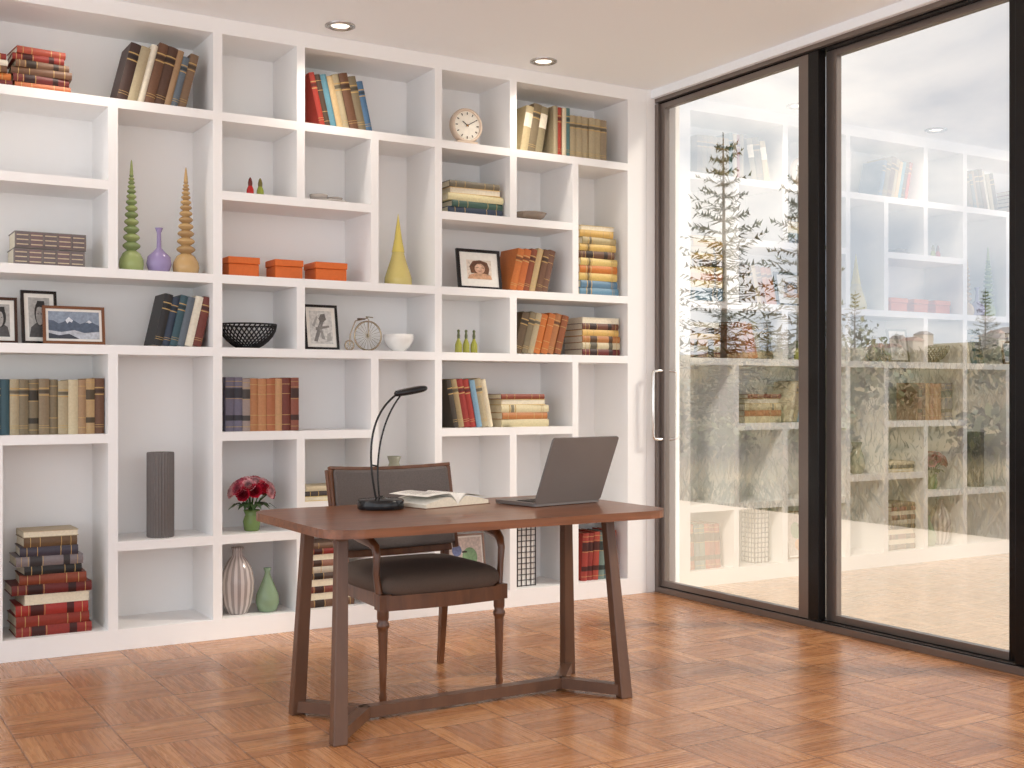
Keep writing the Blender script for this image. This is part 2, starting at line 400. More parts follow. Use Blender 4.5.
# row 19
b19=[(.045,.28,.2,(112,106,128),3),(.042,.28,.2,(112,106,128),3),(.04,.272,.2,(160,140,130),3),(.042,.275,.2,(186,120,70),1),(.045,.272,.2,(196,130,80),1),(.045,.275,.2,(182,104,60),1),(.04,.275,.2,(205,150,100),1),(.045,.28,.2,(120,52,40),1),(.044,.28,.2,(150,80,60),3)]
row('book_row',1.87,0.06,Z2,b19)
stack('book_stack',2.30,0.07,.67,[(.026,.28,.2,0,YEL,0,0,True),(.026,.26,.2,0,(70,60,60),1,0,False),(.026,.27,.2,.0,(214,196,160),0,3,False)])
stack('book_stack',2.30,0.06,Z0,[(.04,.28,.2,0,BRN,3,0,False),(.036,.28,.2,0,CREAM,0,0,True),(.036,.27,.2,0,(130,60,50),3,0,False),(.036,.27,.2,.01,(226,214,190),0,2,True),(.034,.26,.2,0,(90,70,60),3,0,False),(.034,.26,.2,.01,(200,190,170),1,0,False),(.034,.25,.2,.0,(160,110,90),3,-2,False),(.03,.25,.2,.01,CREAM,0,0,True),(.03,.25,.2,0,RED,3,0,False),(.03,.25,.2,0,(120,90,70),1,0,False)])
stack('book_stack',3.16,0.06,Z5,[(.042,.36,.22,.0,NAVY,1,0,False),(.036,.34,.22,.02,(64,96,84),1,2,False),(.04,.365,.22,0,(228,214,160),0,0,False),(.036,.33,.22,.02,(232,190,110),0,-2,True),(.036,.33,.22,.01,(120,110,90),1,0,False)])
row('book_row',3.57,0.06,Z4,[(.045,.255,.2,ORG,2),(.045,.255,.2,(200,100,36),2),(.042,.26,.2,(140,66,36),2),(.04,.265,.2,(190,160,110),1),(.04,.26,.2,BRN,2),(.045,.26,.2,(120,80,60),1)],14,1)
row('book_row',3.64,0.06,Z6,[(.05,.28,.2,(196,176,130),4),(.055,.30,.2,OLV,2),(.05,.29,.2,(150,136,100),4)],10,1)
row('book_row',3.88,0.06,Z6,[(.03,.305,.2,KHA,0),(.03,.30,.2,(180,60,40),2),(.03,.30,.2,(220,205,170),0),(.03,.305,.2,(80,120,120),2),(.045,.265,.2,(172,152,116),2),(.045,.265,.2,(172,152,116),2),(.045,.265,.2,(172,152,116),2),(.045,.265,.2,(176,156,120),2),(.045,.265,.2,(172,152,116),2),(.045,.262,.2,(150,130,100),2)])
stack('book_stack',4.07,0.06,Z4,[(.046,.29,.22,0,LBL,2,0,False),(.044,.28,.22,0,(90,130,160),2,2,False),(.046,.28,.22,0,YEL,2,-1,False),(.046,.28,.2,0,(214,120,40),2,0,False),(.044,.28,.22,.0,(228,196,110),2,2,False),(.044,.26,.2,.0,BRN,3,-2,False),(.042,.27,.2,.0,(222,180,90),2,0,False),(.042,.26,.2,.01,(180,160,110),2,3,False),(.04,.25,.2,.0,(216,170,80),1,0,False),(.03,.25,.2,.01,(228,200,130),0,0,True)])
row('book_row',3.60,0.06,Z3,[(.05,.25,.2,(96,76,52),2),(.042,.255,.2,OLV,2),(.04,.25,.2,KHA,2),(.045,.245,.2,ORG,1),(.045,.25,.2,(196,104,40),1),(.045,.25,.2,(180,110,60),2),(.045,.24,.2,(150,80,40),1)],15,1)
stack('book_stack',4.09,0.06,Z3,[(.04,.28,.2,0,DRED,3,0,False),(.04,.28,.2,0,(206,190,150),3,0,False),(.04,.28,.2,0,(190,120,60),3,0,False),(.038,.27,.2,.0,(226,180,90),1,0,False),(.038,.27,.2,.0,(120,70,50),3,0,False),(.036,.28,.2,.0,CREAM,0,0,True)])
row('book_row',3.205,0.06,Z2,[(.03,.275,.2,(70,60,50),2),(.034,.28,.2,(166,140,96),2),(.042,.28,.2,(160,44,36),2),(.036,.28,.2,(176,50,40),2),(.034,.275,.2,(120,160,186),0),(.04,.285,.2,KHA,2),(.034,.28,.2,(220,205,170),0)],11,-1)
stack('book_stack',3.525,0.08,Z2,[(.044,.33,.22,0,(212,196,150),0,0,False),(.04,.32,.22,0,(196,120,60),1,2,False),(.044,.33,.22,0,(222,206,160),2,0,False),(.034,.30,.2,.01,YEL,0,-3,True),(.03,.30,.2,.0,(150,70,50),1,0,False)])
row('book_row',4.08,0.06,Z0,[(.042,.29,.2,(166,52,40),3),(.042,.29,.2,(150,44,36),3),(.042,.295,.2,(176,60,44),3),(.042,.29,.2,(110,130,120),3),(.042,.29,.2,(90,116,120),3),(.042,.295,.2,(186,60,44),3)],3,1)

# ------------------------------------------------------------------ ornaments
def obj(name,fn,bevel=0):
    m=MB(); fn(m); return m.build(name,bevel=bevel)
# bead finials
def finial(name,x,y,z,h,rb,cols,mat):
    m=MB()
    prof=[(rb*.75,0),(rb*.95,.012),(rb,.035),(rb*.95,.06),(rb*.7,.09),(rb*.3,.108)]
    m.lathe(prof,(x,y,z),28,cols[0],mat)
    zz=.105; n=13; rr=rb*.72
    ws=[(1-.055*i) for i in range(n)]; tot=sum(ws)
    hs=[(h*.86-.10)*w/tot for w in ws]
    for i,hh in enumerate(hs):
        r0=rr*(1-.062*i)
        m.lathe([(r0*.45,zz-.002)]+[(r0*(.45+.55*math.sin(pi*k/8)),zz+hh*k/8) for k in range(1,8)]+[(r0*.4,zz+hh)],(x,y,z),24,cols[(i+1)%2],mat); zz+=hh
    m.lathe([(rr*.22,zz-.004),(rr*.18,zz+.02),(.004,h-.01),(0.0005,h)],(x,y,z),16,cols[0],mat)
    m.build(name)
finial('spire_ornament',1.405,0.10,Z4,.555,.060,[(156,170,112),(134,152,102)],GLOSS)
finial('spire_ornament',1.675,0.10,Z4,.545,.066,[(196,162,112),(178,146,102)],GLOSS)
obj('bud_vase',lambda m:m.lathe([(.04,0),(.052,.012),(.062,.045),(.056,.08),(.03,.105),(.012,.125),(.010,.20),(.020,.226),(.017,.226),(.007,.20)],(1.54,.10,Z4),28,(152,138,180),GLOSS))
obj('ribbed_cylinder_vase',lambda m:m.lathe([(.06,0),(.064,.005),(.064,.42),(.062,.426),(.055,.426),(.054,.05),(0,.05)],(1.55,.11,Z1),168,(116,110,108),MATTE,rib=.05,nrib=28))
def cone(m):
    m.lathe([(.070,0),(.078,.01),(.076,.045),(.062,.09),(.045,.14),(.032,.19)],(2.87,.11,Z4),28,(206,190,120),GLOSS)
    m.lathe([(.036,.188),(.034,.20),(.022,.26),(.012,.33),(.001,.405)],(2.87,.11,Z4),24,(220,202,110),GLOSS)
obj('cone_ornament',cone)
for i,(x,c) in enumerate(((2.008,(178,34,30)),(2.062,(140,150,60)))):
    def mbt(m):
        m.lathe([(.016,0),(.020,.004),(.018,.035),(.010,.055)],(x,.09,Z5),18,c,GLOSS)
        m.lathe([(.011,.054),(.012,.07),(.008,.088),(.003,.098)],(x,.09,Z5),14,(100,40,34) if i==0 else (110,100,50),GLOSS)
    obj('miniature_bottle',mbt)
# little tray with cups
def tray(m):
    m.lathe([(.09,0),(.105,.006),(.11,.012),(.10,.010),(0,.008)],(2.45,.12,Z5),28,(190,184,178),GLOSS)
    m.lathe([(.03,.008),(.045,.02),(.05,.045),(.046,.045),(.028,.014),(0,.012)],(2.40,.12,Z5),20,(170,162,156),GLOSS)
    m.lathe([(.03,.008),(.042,.02),(.046,.038),(.042,.038),(.028,.014),(0,.012)],(2.495,.13,Z5),20,(150,142,136),GLOSS)
obj('tea_tray',tray)
# orange storage boxes
for x0,x1 in ((1.885,2.055),(2.135,2.295),(2.362,2.548)):
    def ob(m):
        w=x1-x0
        m.box((x0+.004,.074,Z4),(x1-.004,.074+w*.9,Z4+.068),(214,106,44),MATTE)
        m.box((x0,.07,Z4+.069),(x1,.074+w*.9+.004,Z4+.104),(220,110,46),MATTE)
    obj('storage_box',ob,.004)
# wire bowl
def wirebowl(m):
    cx,cy=2.02,.165
    def ring(r,z,rr): m.tube([(cx+r*math.cos(a*pi/16),cy+r*math.sin(a*pi/16),Z3+z) for a in range(32)],rr,6,(24,22,24),MATTE,closed=True)
    m.lathe([(.05,0),(.058,.004),(.058,.012),(0,.012)],(cx,cy,Z3),24,(24,22,24),MATTE); ring(.148,.128,.005)
    for k in range(34):
        a=2*pi*k/34
        pts=[]
        for q in range(6):
            u=q/5; r=.055+.093*math.sin(u*pi/2)**1.1; z=.008+.120*u**1.3; aa=a+.8*u
            pts.append((cx+r*math.cos(aa),cy+r*math.sin(aa),Z3+z))
        m.tube(pts,.0042,5,(24,22,24),MATTE)
obj('wire_fruit_bowl',wirebowl)
obj('ceramic_bowl',lambda m:m.lathe([(.035,0),(.036,.008),(.06,.025),(.082,.06),(.087,.098),(.083,.098),(.076,.06),(.05,.03),(0,.022)],(2.872,.11,Z3),32,(240,238,234),GLOSS))
obj('shallow_bowl',lambda m:m.lathe([(.03,0),(.05,.006),(.09,.03),(.108,.055),(.104,.055),(.08,.032),(.04,.014),(0,.012)],(3.755,.14,Z5),32,(140,124,110),GLOSS))
# penny farthing ornament
def bike(m):
    c=(176,158,134); y=.11; cx,cz=2.685,Z3+.085
    def ring(x,z,r,rr): m.tube([(x+r*math.cos(a*pi/14),y,z+r*math.sin(a*pi/14)) for a in range(28)],rr,6,c,METAL,closed=True)
    ring(cx,cz,.080,.005); ring(2.575,Z3+.030,.026,.004)
    for k in range(10):
        a=pi*k/10; m.tube([(cx-.08*math.cos(a),y,cz-.08*math.sin(a)),(cx+.08*math.cos(a),y,cz+.08*math.sin(a))],.0012,4,c,METAL)
    for k in range(4):
        a=pi*k/4; m.tube([(2.575-.026*math.cos(a),y,Z3+.03-.026*math.sin(a)),(2.575+.026*math.cos(a),y,Z3+.03+.026*math.sin(a))],.001,4,c,METAL)
    m.tube([(cx,y-.008,cz),(cx,y-.008,cz+.09),(cx-.01,y,cz+.10)],.003,6,c,METAL)
    m.tube([(2.575,y,Z3+.03),(2.58,y,Z3+.09),(2.61,y,cz+.08),(cx-.01,y,cz+.095)],.0035,6,c,METAL)
    m.tube([(cx+.015,y-.035,cz+.10),(cx-.01,y,cz+.105),(cx+.015,y+.035,cz+.10)],.003,6,c,METAL)
    m.box((cx-.06,y-.01,cz+.088),(cx-.02,y+.01,cz+.096),(90,60,40),MATTE)
obj('penny_farthing_ornament',bike)
# picture frames
def frame(name,x,y,z,w,h,b,fcol,pic,lean=9,yaw=0,mat_w=.02):
    m=MB(); M=T((x,y,z+.0028))@R(yaw,'Z')@R(-lean,'X')
    t=.016
    m.box((0,0,0),(w,t,b),fcol,GLOSS,M); m.box((0,0,h-b),(w,t,h),fcol,GLOSS,M)
    m.box((0,0,b),(b,t,h-b),fcol,GLOSS,M); m.box((w-b,0,b),(w,t,h-b),fcol,GLOSS,M)
    m.box((b,.006,b),(w-b,.014,h-b),(240,236,228),MATTE,M)
    q=b+mat_w; m.box((q,.0045,q),(w-q,.006,h-q),pic[0],PRINT,M)
    W,Hh=w-2*q,h-2*q
    for k,(pts,c) in enumerate(pic[1]):
        yy=.0044-.0004*k
        vs=[(q+px*W,yy,q+pz*Hh) for px,pz in pts]
        m.add(vs,[tuple(range(len(vs)))],c,PRINT,M)
    # easel strut
    m.prism((w/2,.012+h*.32,.0005),(.03,.004),(w/2,.02,h*.7),(.03,.004),(60,50,44),MATTE,T((x,y,z))@R(yaw,'Z')@T((0,.05*h,0)))
    return m.build(name)
def ell(cx,cz,rx,rz,n=16): return [(cx+rx*math.cos(2*pi*i/n),cz+rz*math.sin(2*pi*i/n)) for i in range(n)]
portrait=((226,212,196),[([(0,0),(1,0),(.95,.22),(.66,.32),(.36,.32),(.08,.2)],(206,160,126)),([(.16,.3),(.1,.65),(.25,.93),(.55,1.0),(.84,.88),(.92,.55),(.86,.25),(.7,.3),(.35,.3)],(112,74,50)),(ell(.52,.55,.21,.27),(216,172,144)),(ell(.48,.62,.14,.14),(226,188,160)),([(.34,.6),(.48,.61),(.47,.58),(.36,.57)],(110,76,60)),([(.56,.61),(.7,.6),(.68,.57),(.57,.58)],(110,76,60)),([(.44,.40),(.6,.40),(.52,.37)],(170,96,84)),([(.18,.68),(.3,.9),(.6,.95),(.82,.78),(.74,.7),(.6,.82),(.4,.78),(.28,.6)],(96,62,42))])
bwport=((176,174,170),[([(.0,0),(1,0),(.9,.3),(.66,.40),(.35,.36),(.1,.25)],(84,82,82)),(ell(.55,.60,.28,.32),(46,44,44)),(ell(.52,.55,.18,.25),(168,164,160)),([(.3,.7),(.42,.92),(.75,.92),(.82,.55),(.7,.74),(.5,.78)],(40,38,38)),([(.38,.6),(.48,.6),(.47,.57)],(80,78,78)),([(.56,.6),(.66,.6),(.58,.57)],(80,78,78))])
mount=((140,152,168),[([(0,0),(1,0),(1,.5),(.86,.62),(.8,.7),(.7,.6),(.62,.55),(.5,.68),(.4,.8),(.3,.62),(.2,.55),(.1,.66),(0,.68)],(84,96,114)),([(.4,.8),(.48,.68),(.46,.6),(.41,.64),(.37,.56),(.33,.68)],(216,220,226)),([(.8,.7),(.86,.62),(.8,.58),(.76,.62),(.72,.6)],(210,214,220)),([(0,0),(1,0),(1,.28),(.7,.22),(.5,.32),(.25,.24),(0,.3)],(186,190,198)),([(0,0),(.6,0),(.4,.18),(.2,.12),(0,.2)],(60,64,74))])
sketch=((214,212,208),[([(.15,.08),(.3,.06),(.62,.66),(.5,.8)],(130,128,126)),([(.5,.15),(.66,.12),(.48,.6),(.4,.55)],(156,154,150)),([(.4,.75),(.5,.9),(.68,.92),(.74,.75),(.62,.66),(.48,.66)],(118,114,110)),([(.25,.4),(.85,.5),(.85,.56),(.25,.5)],(140,136,132)),([(.1,.55),(.3,.85),(.36,.8),(.2,.5)],(166,164,160)),([(.7,.05),(.95,.1),(.9,.35),(.75,.3)],(176,174,170))])
frame('picture_frame',.73,.16,Z3,.16,.225,.014,(70,44,34),bwport)
frame('picture_frame',.905,.13,Z3,.165,.262,.014,(36,30,30),bwport,yaw=4)
frame('picture_frame',.985,.05,Z3,.285,.185,.014,(120,78,54),mount,mat_w=.012)
frame('picture_frame',2.315,.09,Z3,.20,.248,.014,(30,26,26),sketch,yaw=3,mat_w=.02)
frame('picture_frame',3.25,.09,Z4,.29,.24,.018,(34,28,28),portrait,mat_w=.045)
frame('picture_frame',3.17,.09,Z0,.27,.33,.012,(150,120,100),((206,190,180),[(ell(.3,.4,.2,.2),(176,96,90)),(ell(.65,.6,.22,.2),(120,150,110)),(ell(.6,.25,.16,.14),(214,160,110)),(ell(.28,.75,.14,.12),(110,120,160))]),mat_w=.01)
# bottles
for x in (3.25,3.30,3.352):
    def bt(m):
        m.lathe([(.016,0),(.021,.004),(.020,.05),(.010,.075),(.007,.085)],(x,.10,Z3),18,(160,160,70),GLOSS)
        m.lathe([(.008,.084),(.009,.10),(.006,.118),(.009,.13),(.004,.136)],(x,.10,Z3),14,(90,96,56),GLOSS)
    obj('oil_bottle',bt)
# clock
def clock(m):
    cx,y,z=3.30,.10,Z6
    c=(226,206,186)
    m.box((cx-.085,y-.03,z),(cx+.085,y+.05,z+.016),c,GLOSS); m.box((cx-.068,y-.02,z+.016),(cx+.068,y+.042,z+.030),c,GLOSS)
    M=T((cx,y-.012,z+.122))@R(90,'X')
    m.lathe([(.098,-.035),(.101,-.01),(.098,.006),(.088,.012),(.083,.004),(.082,-.002)],(0,0,0),40,c,GLOSS,M)
    m.lathe([(0,.0),(.0825,.0)],(0,0,0),40,(246,240,226),MATTE,M)
    for k in range(12):
        m.box((-.0025,.062,.0015),(.0025,.076,.003),(50,40,36),MATTE,M@R(30*k,'Z'))
    m.box((-.0025,-.01,.003),(.0025,.038,.0045),(40,34,30),MATTE,M@R(55,'Z')); m.box((-.0018,-.012,.0045),(.0018,.056,.006),(40,34,30),MATTE,M@R(-60,'Z'))
    m.lathe([(.006,.0),(.006,.008),(0,.009)],(0,0,0),12,(180,140,90),METAL,M)
obj('mantel_clock',clock)
# lower-left vases
def stripev(m):
    prof=[(.042,0),(.052,.006),(.072,.05),(.084,.12),(.086,.17),(.074,.23),(.05,.275),(.030,.30),(.026,.325),(.034,.345),(.029,.345),(.020,.32)]
    seg=60
    vs=[];cx,cy=1.95,.12
    for r,z in prof:
        for k in range(seg): a=2*pi*k/seg; vs.append((cx+r*math.cos(a),cy+r*math.sin(a),Z0+z))
    for par,c in ((0,(196,186,182)),(1,(150,140,138))):
        fs=[(i*seg+k,i*seg+(k+1)%seg,(i+1)*seg+(k+1)%seg,(i+1)*seg+k) for i in range(len(prof)-1) for k in range(seg) if ((k//2)%2)==par]
        m.add(vs,fs,c,GLOSS,None,True)
    m.lathe([(0,.001),(.042,.001)],(cx,cy,Z0),20,(150,140,140),GLOSS)
obj('striped_vase',stripev)
obj('green_vase',lambda m:m.lathe([(.035,0),(.05,.008),(.062,.05),(.058,.09),(.035,.145),(.018,.185),(.014,.205),(.02,.228),(.016,.228),(.008,.2)],(2.105,.10,Z0),32,(132,154,124),GLOSS))
obj('cream_vase',lambda m:m.lathe([(.035,0),(.05,.01),(.06,.07),(.05,.13),(.034,.17),(.028,.19),(.040,.225),(.036,.225),(.024,.19)],(2.85,.12,.67),32,(150,150,132),GLOSS))
# lattice box (wire container)
def lattice(m):
    x0,x1,y0,y1,z0,z1=3.635,3.765,.08,.21,Z0,Z0+.37
    c=(60,52,50)
    m.box((x0+.006,y0+.006,z0),(x1-.006,y1-.006,z1-.006),(238,234,228),MATTE)
    for k in range(5):
        xx=x0+(x1-x0)*k/4; m.box((xx-.002,y0,z0),(xx+.002,y0+.005,z1),c); yy=y0+(y1-y0)*k/4; m.box((x0,yy-.002,z0),(x0+.005,yy+.002,z1),c); m.box((x1-.005,yy-.002,z0),(x1,yy+.002,z1),c)
    for k in range(12):
        zz=z0+.004+(z1-z0-.006)*k/11
        m.box((x0,y0-.001,zz-.002),(x1,y0+.005,zz+.002),c); m.box((x0-.001,y0,zz-.002),(x0+.005,y1,zz+.002),c); m.box((x1-.005,y0,zz-.002),(x1+.001,y1,zz+.002),c)
obj('lattice_box',lattice)
# flowers
def flowers(m):
    cx,cy,z=2.03,.13,Z1
    m.lathe([(.034,0),(.040,.006),(.046,.05),(.038,.075),(.034,.085),(.044,.11),(.040,.11),(.030,.085)],(cx,cy,z),28,(110,132,76),GLOSS)
    rnd=random.Random(3)
    NB=22
    for k in range(NB):
        ph=math.sqrt((k+.3)/NB)*1.45; a0=k*2.39996
        d=Vector((math.sin(ph)*math.cos(a0),math.sin(ph)*math.sin(a0),math.cos(ph)))
        p=Vector((cx,cy,z+.185))+Vector((d.x*.103,d.y*.082,d.z*.078))
        m.tube([(cx,cy,z+.09),tuple((Vector((cx,cy,z+.12))+p)/2),tuple(p)],.0022,5,(60,96,40),LEAFM)
        col=rnd.choice([(196,36,62),(182,26,52),(222,110,130),(168,24,48),(238,180,184)])
        base=d.to_track_quat('Z','Y').to_matrix().to_4x4(); 
        for ringi,(rr,hh,np,open_) in enumerate(((.008,.024,4,.1),(.016,.024,5,.35),(.024,.020,6,.75),(.030,.012,7,1.1))):
            for q in range(np):
                a=2*pi*q/np+ringi*.5
                Mq=T(p)@base@Matrix.Rotation(a,4,'Z')
                w=rr*math.tan(pi/np)*1.35
                vs=[(rr*.25,-w*.4,-.01),(rr*.25,w*.4,-.01),(rr*.9,-w,hh*.4),(rr*.9,w,hh*.4),(rr*(.85+open_*.35),-w*.6,hh),(rr*(.85+open_*.35),w*.6,hh),(rr*1.0,0,hh*.38),(rr*(.95+open_*.35),0,hh*1.1)]
                cc=tuple(int(x*(.75+.1*ringi)) for x in col)
                m.add(vs,[(0,1,6),(0,6,2),(1,3,6),(2,6,7,4),(6,3,5,7)],cc,MATTE,Mq,True)
    for k in range(16):
        a=2*pi*k/16+.2; L=.08+.015*(k%3)
        dx,dy=math.cos(a),math.sin(a)*.8
        p0=Vector((cx+dx*.03,cy+dy*.03,z+.12)); p1=Vector((cx+dx*(.03+L*.6),cy+dy*(.03+L*.6),z+.145)); p2=Vector((cx+dx*(.03+L),cy+dy*(.03+L),z+.115))
        s=Vector((-dy,dx,0))*.018
        m.add([p0,p1+s,p1-s,p2],[(0,2,1),(1,2,3)],(62,88,50),LEAFM)
obj('flower_bouquet',flowers)

# ------------------------------------------------------------------ desk
def desk():
    root=empty('writing_desk')
    m=MB(); x0,x1,y0,y1=1.55,3.065,-2.10,-1.23; r=.13
    pts=[]
    for cx,cy,a0 in ((x1-r,y1-r,0),(x0+r,y1-r,90),(x0+r,y0+r,180),(x1-r,y0+r,270)):
        for k in range(9):
            a=math.radians(a0+90*k/8); pts.append((cx+r*math.cos(a),cy+r*math.sin(a)))
    m.extr(pts,.738,.770,mat=DESKW)
    m.build('top',root,.006)
    m=MB()
    m.prism((1.63,-1.985,0),(.056,.045),(1.684,-1.88,.738),(.042,.040),mat=LEGW)
    m.prism((1.65,-1.525,0),(.056,.045),(1.666,-1.60,.738),(.042,.040),mat=LEGW)
    m.prism((2.885,-1.985,0),(.056,.045),(2.874,-1.88,.738),(.042,.040),mat=LEGW)
    m.prism((2.915,-1.525,0),(.056,.045),(2.856,-1.60,.738),(.042,.040),mat=LEGW)
    m.build('legs',root,.004)
    m=MB()
    def bar(a,b,w=.045,z0=.012,z1=.055):
        a=Vector(a);b=Vector(b);d=(b-a).normalized();n=Vector((-d.y,d.x))*w/2
        m.extr([tuple(a+n),tuple(a-n),tuple(b-n),tuple(b+n)],z0,z1,mat=LEGW)
    NL,NR=(1.84,-1.745),(2.73,-1.745)
    bar((1.63,-1.985),NL); bar((1.65,-1.525),NL); bar(NL,NR,.05); bar(NR,(2.885,-1.985)); bar(NR,(2.915,-1.525))
    m.box((1.65,-1.91,.71),(1.70,-1.57,.7375),mat=LEGW); m.box((2.84,-1.91,.71),(2.89,-1.57,.7375),mat=LEGW)
    m.box((1.70,-1.76,.715),(2.84,-1.72,.7375),mat=LEGW)
    m.build('stretcher',root,.003)
desk()

# ------------------------------------------------------------------ chair
def chair():
    root=empty('armchair')
    m=MB()
    xl,xr=1.995,2.535
    for x in (xl,xr):
        m.lathe([(.012,0),(.014,.01),(.017,.03),(.013,.045),(.0135,.06),(.020,.29),(.021,.30),(.026,.31),(.026,.322),(.020,.33),(.024,.345),(.024,.38)],(x,-1.57,0),16,mat=CHAIRW)
        m.box((x-.026,-1.596,.378),(x+.026,-1.544,.44),mat=CHAIRW)
    m.build('front_legs',root)
    m=MB()
    for x,sx in ((2.03,-1),(2.53,1)):
        m.prism((x+sx*.0,-1.045,0),(.026,.03),(x,-1.09,.40),(.034,.04),mat=CHAIRW)
        m.prism((x,-1.09,.40),(.034,.04),(x+sx*.022,-1.045,.66),(.03,.03),mat=CHAIRW)
        m.prism((x+sx*.022,-1.045,.66),(.03,.03),(x+sx*.030,-.985,.905),(.026,.026),mat=CHAIRW)
    m.build('back_legs',root,.004)
    m=MB()
    # seat rails (bowed front)
    n=12; xs=[xl+(xr-xl)*k/n for k in range(n+1)]
    fy=[-1.596-.02*math.sin(pi*k/n) for k in range(n+1)]
    pts=[(x,y) for x,y in zip(xs,fy)]+[(2.53,-1.08),(2.02,-1.08)]
    m.extr(pts,.375,.435,mat=CHAIRW)
    m.build('seat_rail',root,.004)
    m=MB(); m.cushion((2.265,-1.35,.470),(.57,.55,.13),6,mat=FABRIC2); m.build('seat_cushion',root)
    # back: frame + pad, tilted
    m=MB(); M=T((2.295,-1.06,.53))@R(-13,'X')
    W,Hh=.60,.395
    def curved(z0,z1,x0,x1,ya,yb,mat,k=10):
        vs=[]
        for i in range(k+1):
            x=x0+(x1-x0)*i/k; o=-.06*(x/(W/2))**2
            for z in (z0,z1):
                vs.append((x,ya+o,z)); vs.append((x,yb+o,z))
        fs=[]
        for i in range(k):
            a=4*i; b=4*(i+1)
            fs+=[(a,b,b+2,a+2),(a+1,a+3,b+3,b+1),(a+2,b+2,b+3,a+3),(a,a+1,b+1,b)]
        fs+=[(0,2,3,1),(4*k,4*k+1,4*k+3,4*k+2)]
        m.add(vs,fs,mat=mat,M=M,smooth=False)
    curved(Hh-.016,Hh,-W/2,W/2,.012,.042,CHAIRW); curved(-.01,.02,-W/2+.03,W/2-.03,.012,.042,CHAIRW)
    curved(0,Hh-.016,-W/2,-W/2+.016,.012,.042,CHAIRW,2); curved(0,Hh-.016,W/2-.016,W/2,.012,.042,CHAIRW,2)
    m.build('back_frame',root,.003)
    m=MB(); curved(.02,Hh-.016,-W/2+.016,W/2-.016,-.004,.05,FABRIC,14); o=m.build('back_pad',root,.014)
    m=MB()
    for x,sx in ((1.975,-1),(2.555,1)):
        pts=[(x+sx*.0,-1.055,.70),(x+sx*.012,-1.16,.695),(x+sx*.018,-1.30,.675),(x+sx*.014,-1.42,.655),(x+sx*.006,-1.51,.645),(x,-1.545,.625),(x,-1.555,.59),(x+.0,-1.548,.52),(x-sx*.012,-1.555,.42)]
        m.tube(pts,[.017,.020,.022,.022,.023,.021,.018,.016,.018],10,mat=CHAIRW,flat=.8)
    m.build('arms',root)
chair()

# ------------------------------------------------------------------ desk items
DZ=.770
def laptop():
    root=empty('laptop'); M=T((2.61,-1.735,DZ))@R(9,'Z')
    W,Dp,t=.378,.265,.014; SIL=simple('laptop_shell',(116,110,108),.38,metal=.35); DK=simple('laptop_keys',(28,27,28),.5)
    def rr(w,h,r,ox=0,oy=0):
        p=[]
        for cx,cy,a0 in ((w-r,h-r,0),(r,h-r,90),(r,r,180),(w-r,r,270)):
            for k in range(5): a=math.radians(a0+22.5*k); p.append((ox+cx+r*math.cos(a),oy+cy+r*math.sin(a)))
        return p
    m=MB(); m.extr(rr(W,Dp,.012),.003,.003+t,mat=SIL,M=M)
    for fx in (.03,W-.05):
        for fy in (.02,Dp-.04): m.box((fx,fy,0),(fx+.02,fy+.02,.003),mat=DK,M=M)
    m.extr(rr(W-.05,.11,.004,.025,.04),.003+t,.0042+t,mat=DK,M=M)
    for j in range(5):
        for i in range(14):
            m.box((.03+i*.0233,.045+j*.0205,.0042+t),(.048+i*.0233,.0615+j*.0205,.006+t),mat=DK,M=M)
    m.extr(rr(.1,.06,.004,.14,.17),.003+t,.0038+t,mat=STEEL,M=M)
    m.build('base',root)
    m=MB(); ML=M@T((0,0.006,.003+t))@R(23,'X')
    L=.30
    M2=ML@R(90,'X')   # extrude axis z -> -Y
    m.extr(rr(W,L,.012),0,.008,mat=SIL,M=M2)
    m.extr(rr(W-.02,L-.02,.006,.01,.01),-.0008,0,mat=BLACKM,M=M2)
    m.build('lid',root)
laptop()
def openbook(m):
    M=T((2.335,-1.40,DZ))@R(14,'Z')
    W,Dp=.178,.245
    m.box((-W-.006,-Dp/2-.004,0),(W+.006,Dp/2+.004,.003),(120,90,70),BOOKM,M)
    n=14
    for s in (-1,1):
        for L,(off,cc) in enumerate(((0,(244,240,230)),(1,(250,247,240)))):
            top=[]
            for i in range(n+1):
                u=i/n; x=s*W*u*(1-.03*L)
                z=.008+(.038+.008*L)*math.sin(min(1,u*3.2)*pi/2)*(1-.75*u**1.5)+ (.03*L*u if s<0 else .010*L*u)
                top.append((x,z))
            vs=[(x,-Dp/2,z) for x,z in top]+[(x,Dp/2,z) for x,z in top]+[(x,-Dp/2,.003) for x,z in top]+[(x,Dp/2,.003) for x,z in top]
            k=n+1
            fs=[(i,i+1,k+i+1,k+i) if s>0 else (i,k+i,k+i+1,i+1) for i in range(n)]
            m.add(vs,fs,cc,BOOKM,M,True)
            if L==0:
                fs=[(2*k+i,2*k+i+1,i+1,i) for i in range(n)]+[(k+i,k+i+1,3*k+i+1,3*k+i) for i in range(n)]+[(n,2*k+n,3*k+n,k+n)]
                m.add(vs,fs,(228,220,202),BOOKM,M)
        # text lines
        for j in range(11):
            y=Dp/2-.03-.016*j
            for (u0,u1) in ((.22,.55),(.55,.86 if j%4 else .7)):
                def zz(u): return .008+.046*math.sin(min(1,u*3.2)*pi/2)*(1-.75*u**1.5)+(.03*u if s<0 else .010*u)
                ua,ub=u0,u1
                st=[ua+(ub-ua)*q/3 for q in range(4)]
                vs=[(s*W*.97*u,y,zz(u)+.0012) for u in st]+[(s*W*.97*u,y+.004,zz(u)+.0012) for u in st]
                m.add(vs,[(q,q+1,5+q,4+q) for q in range(3)],(150,146,140),BOOKM,M)
obj('open_book',openbook)
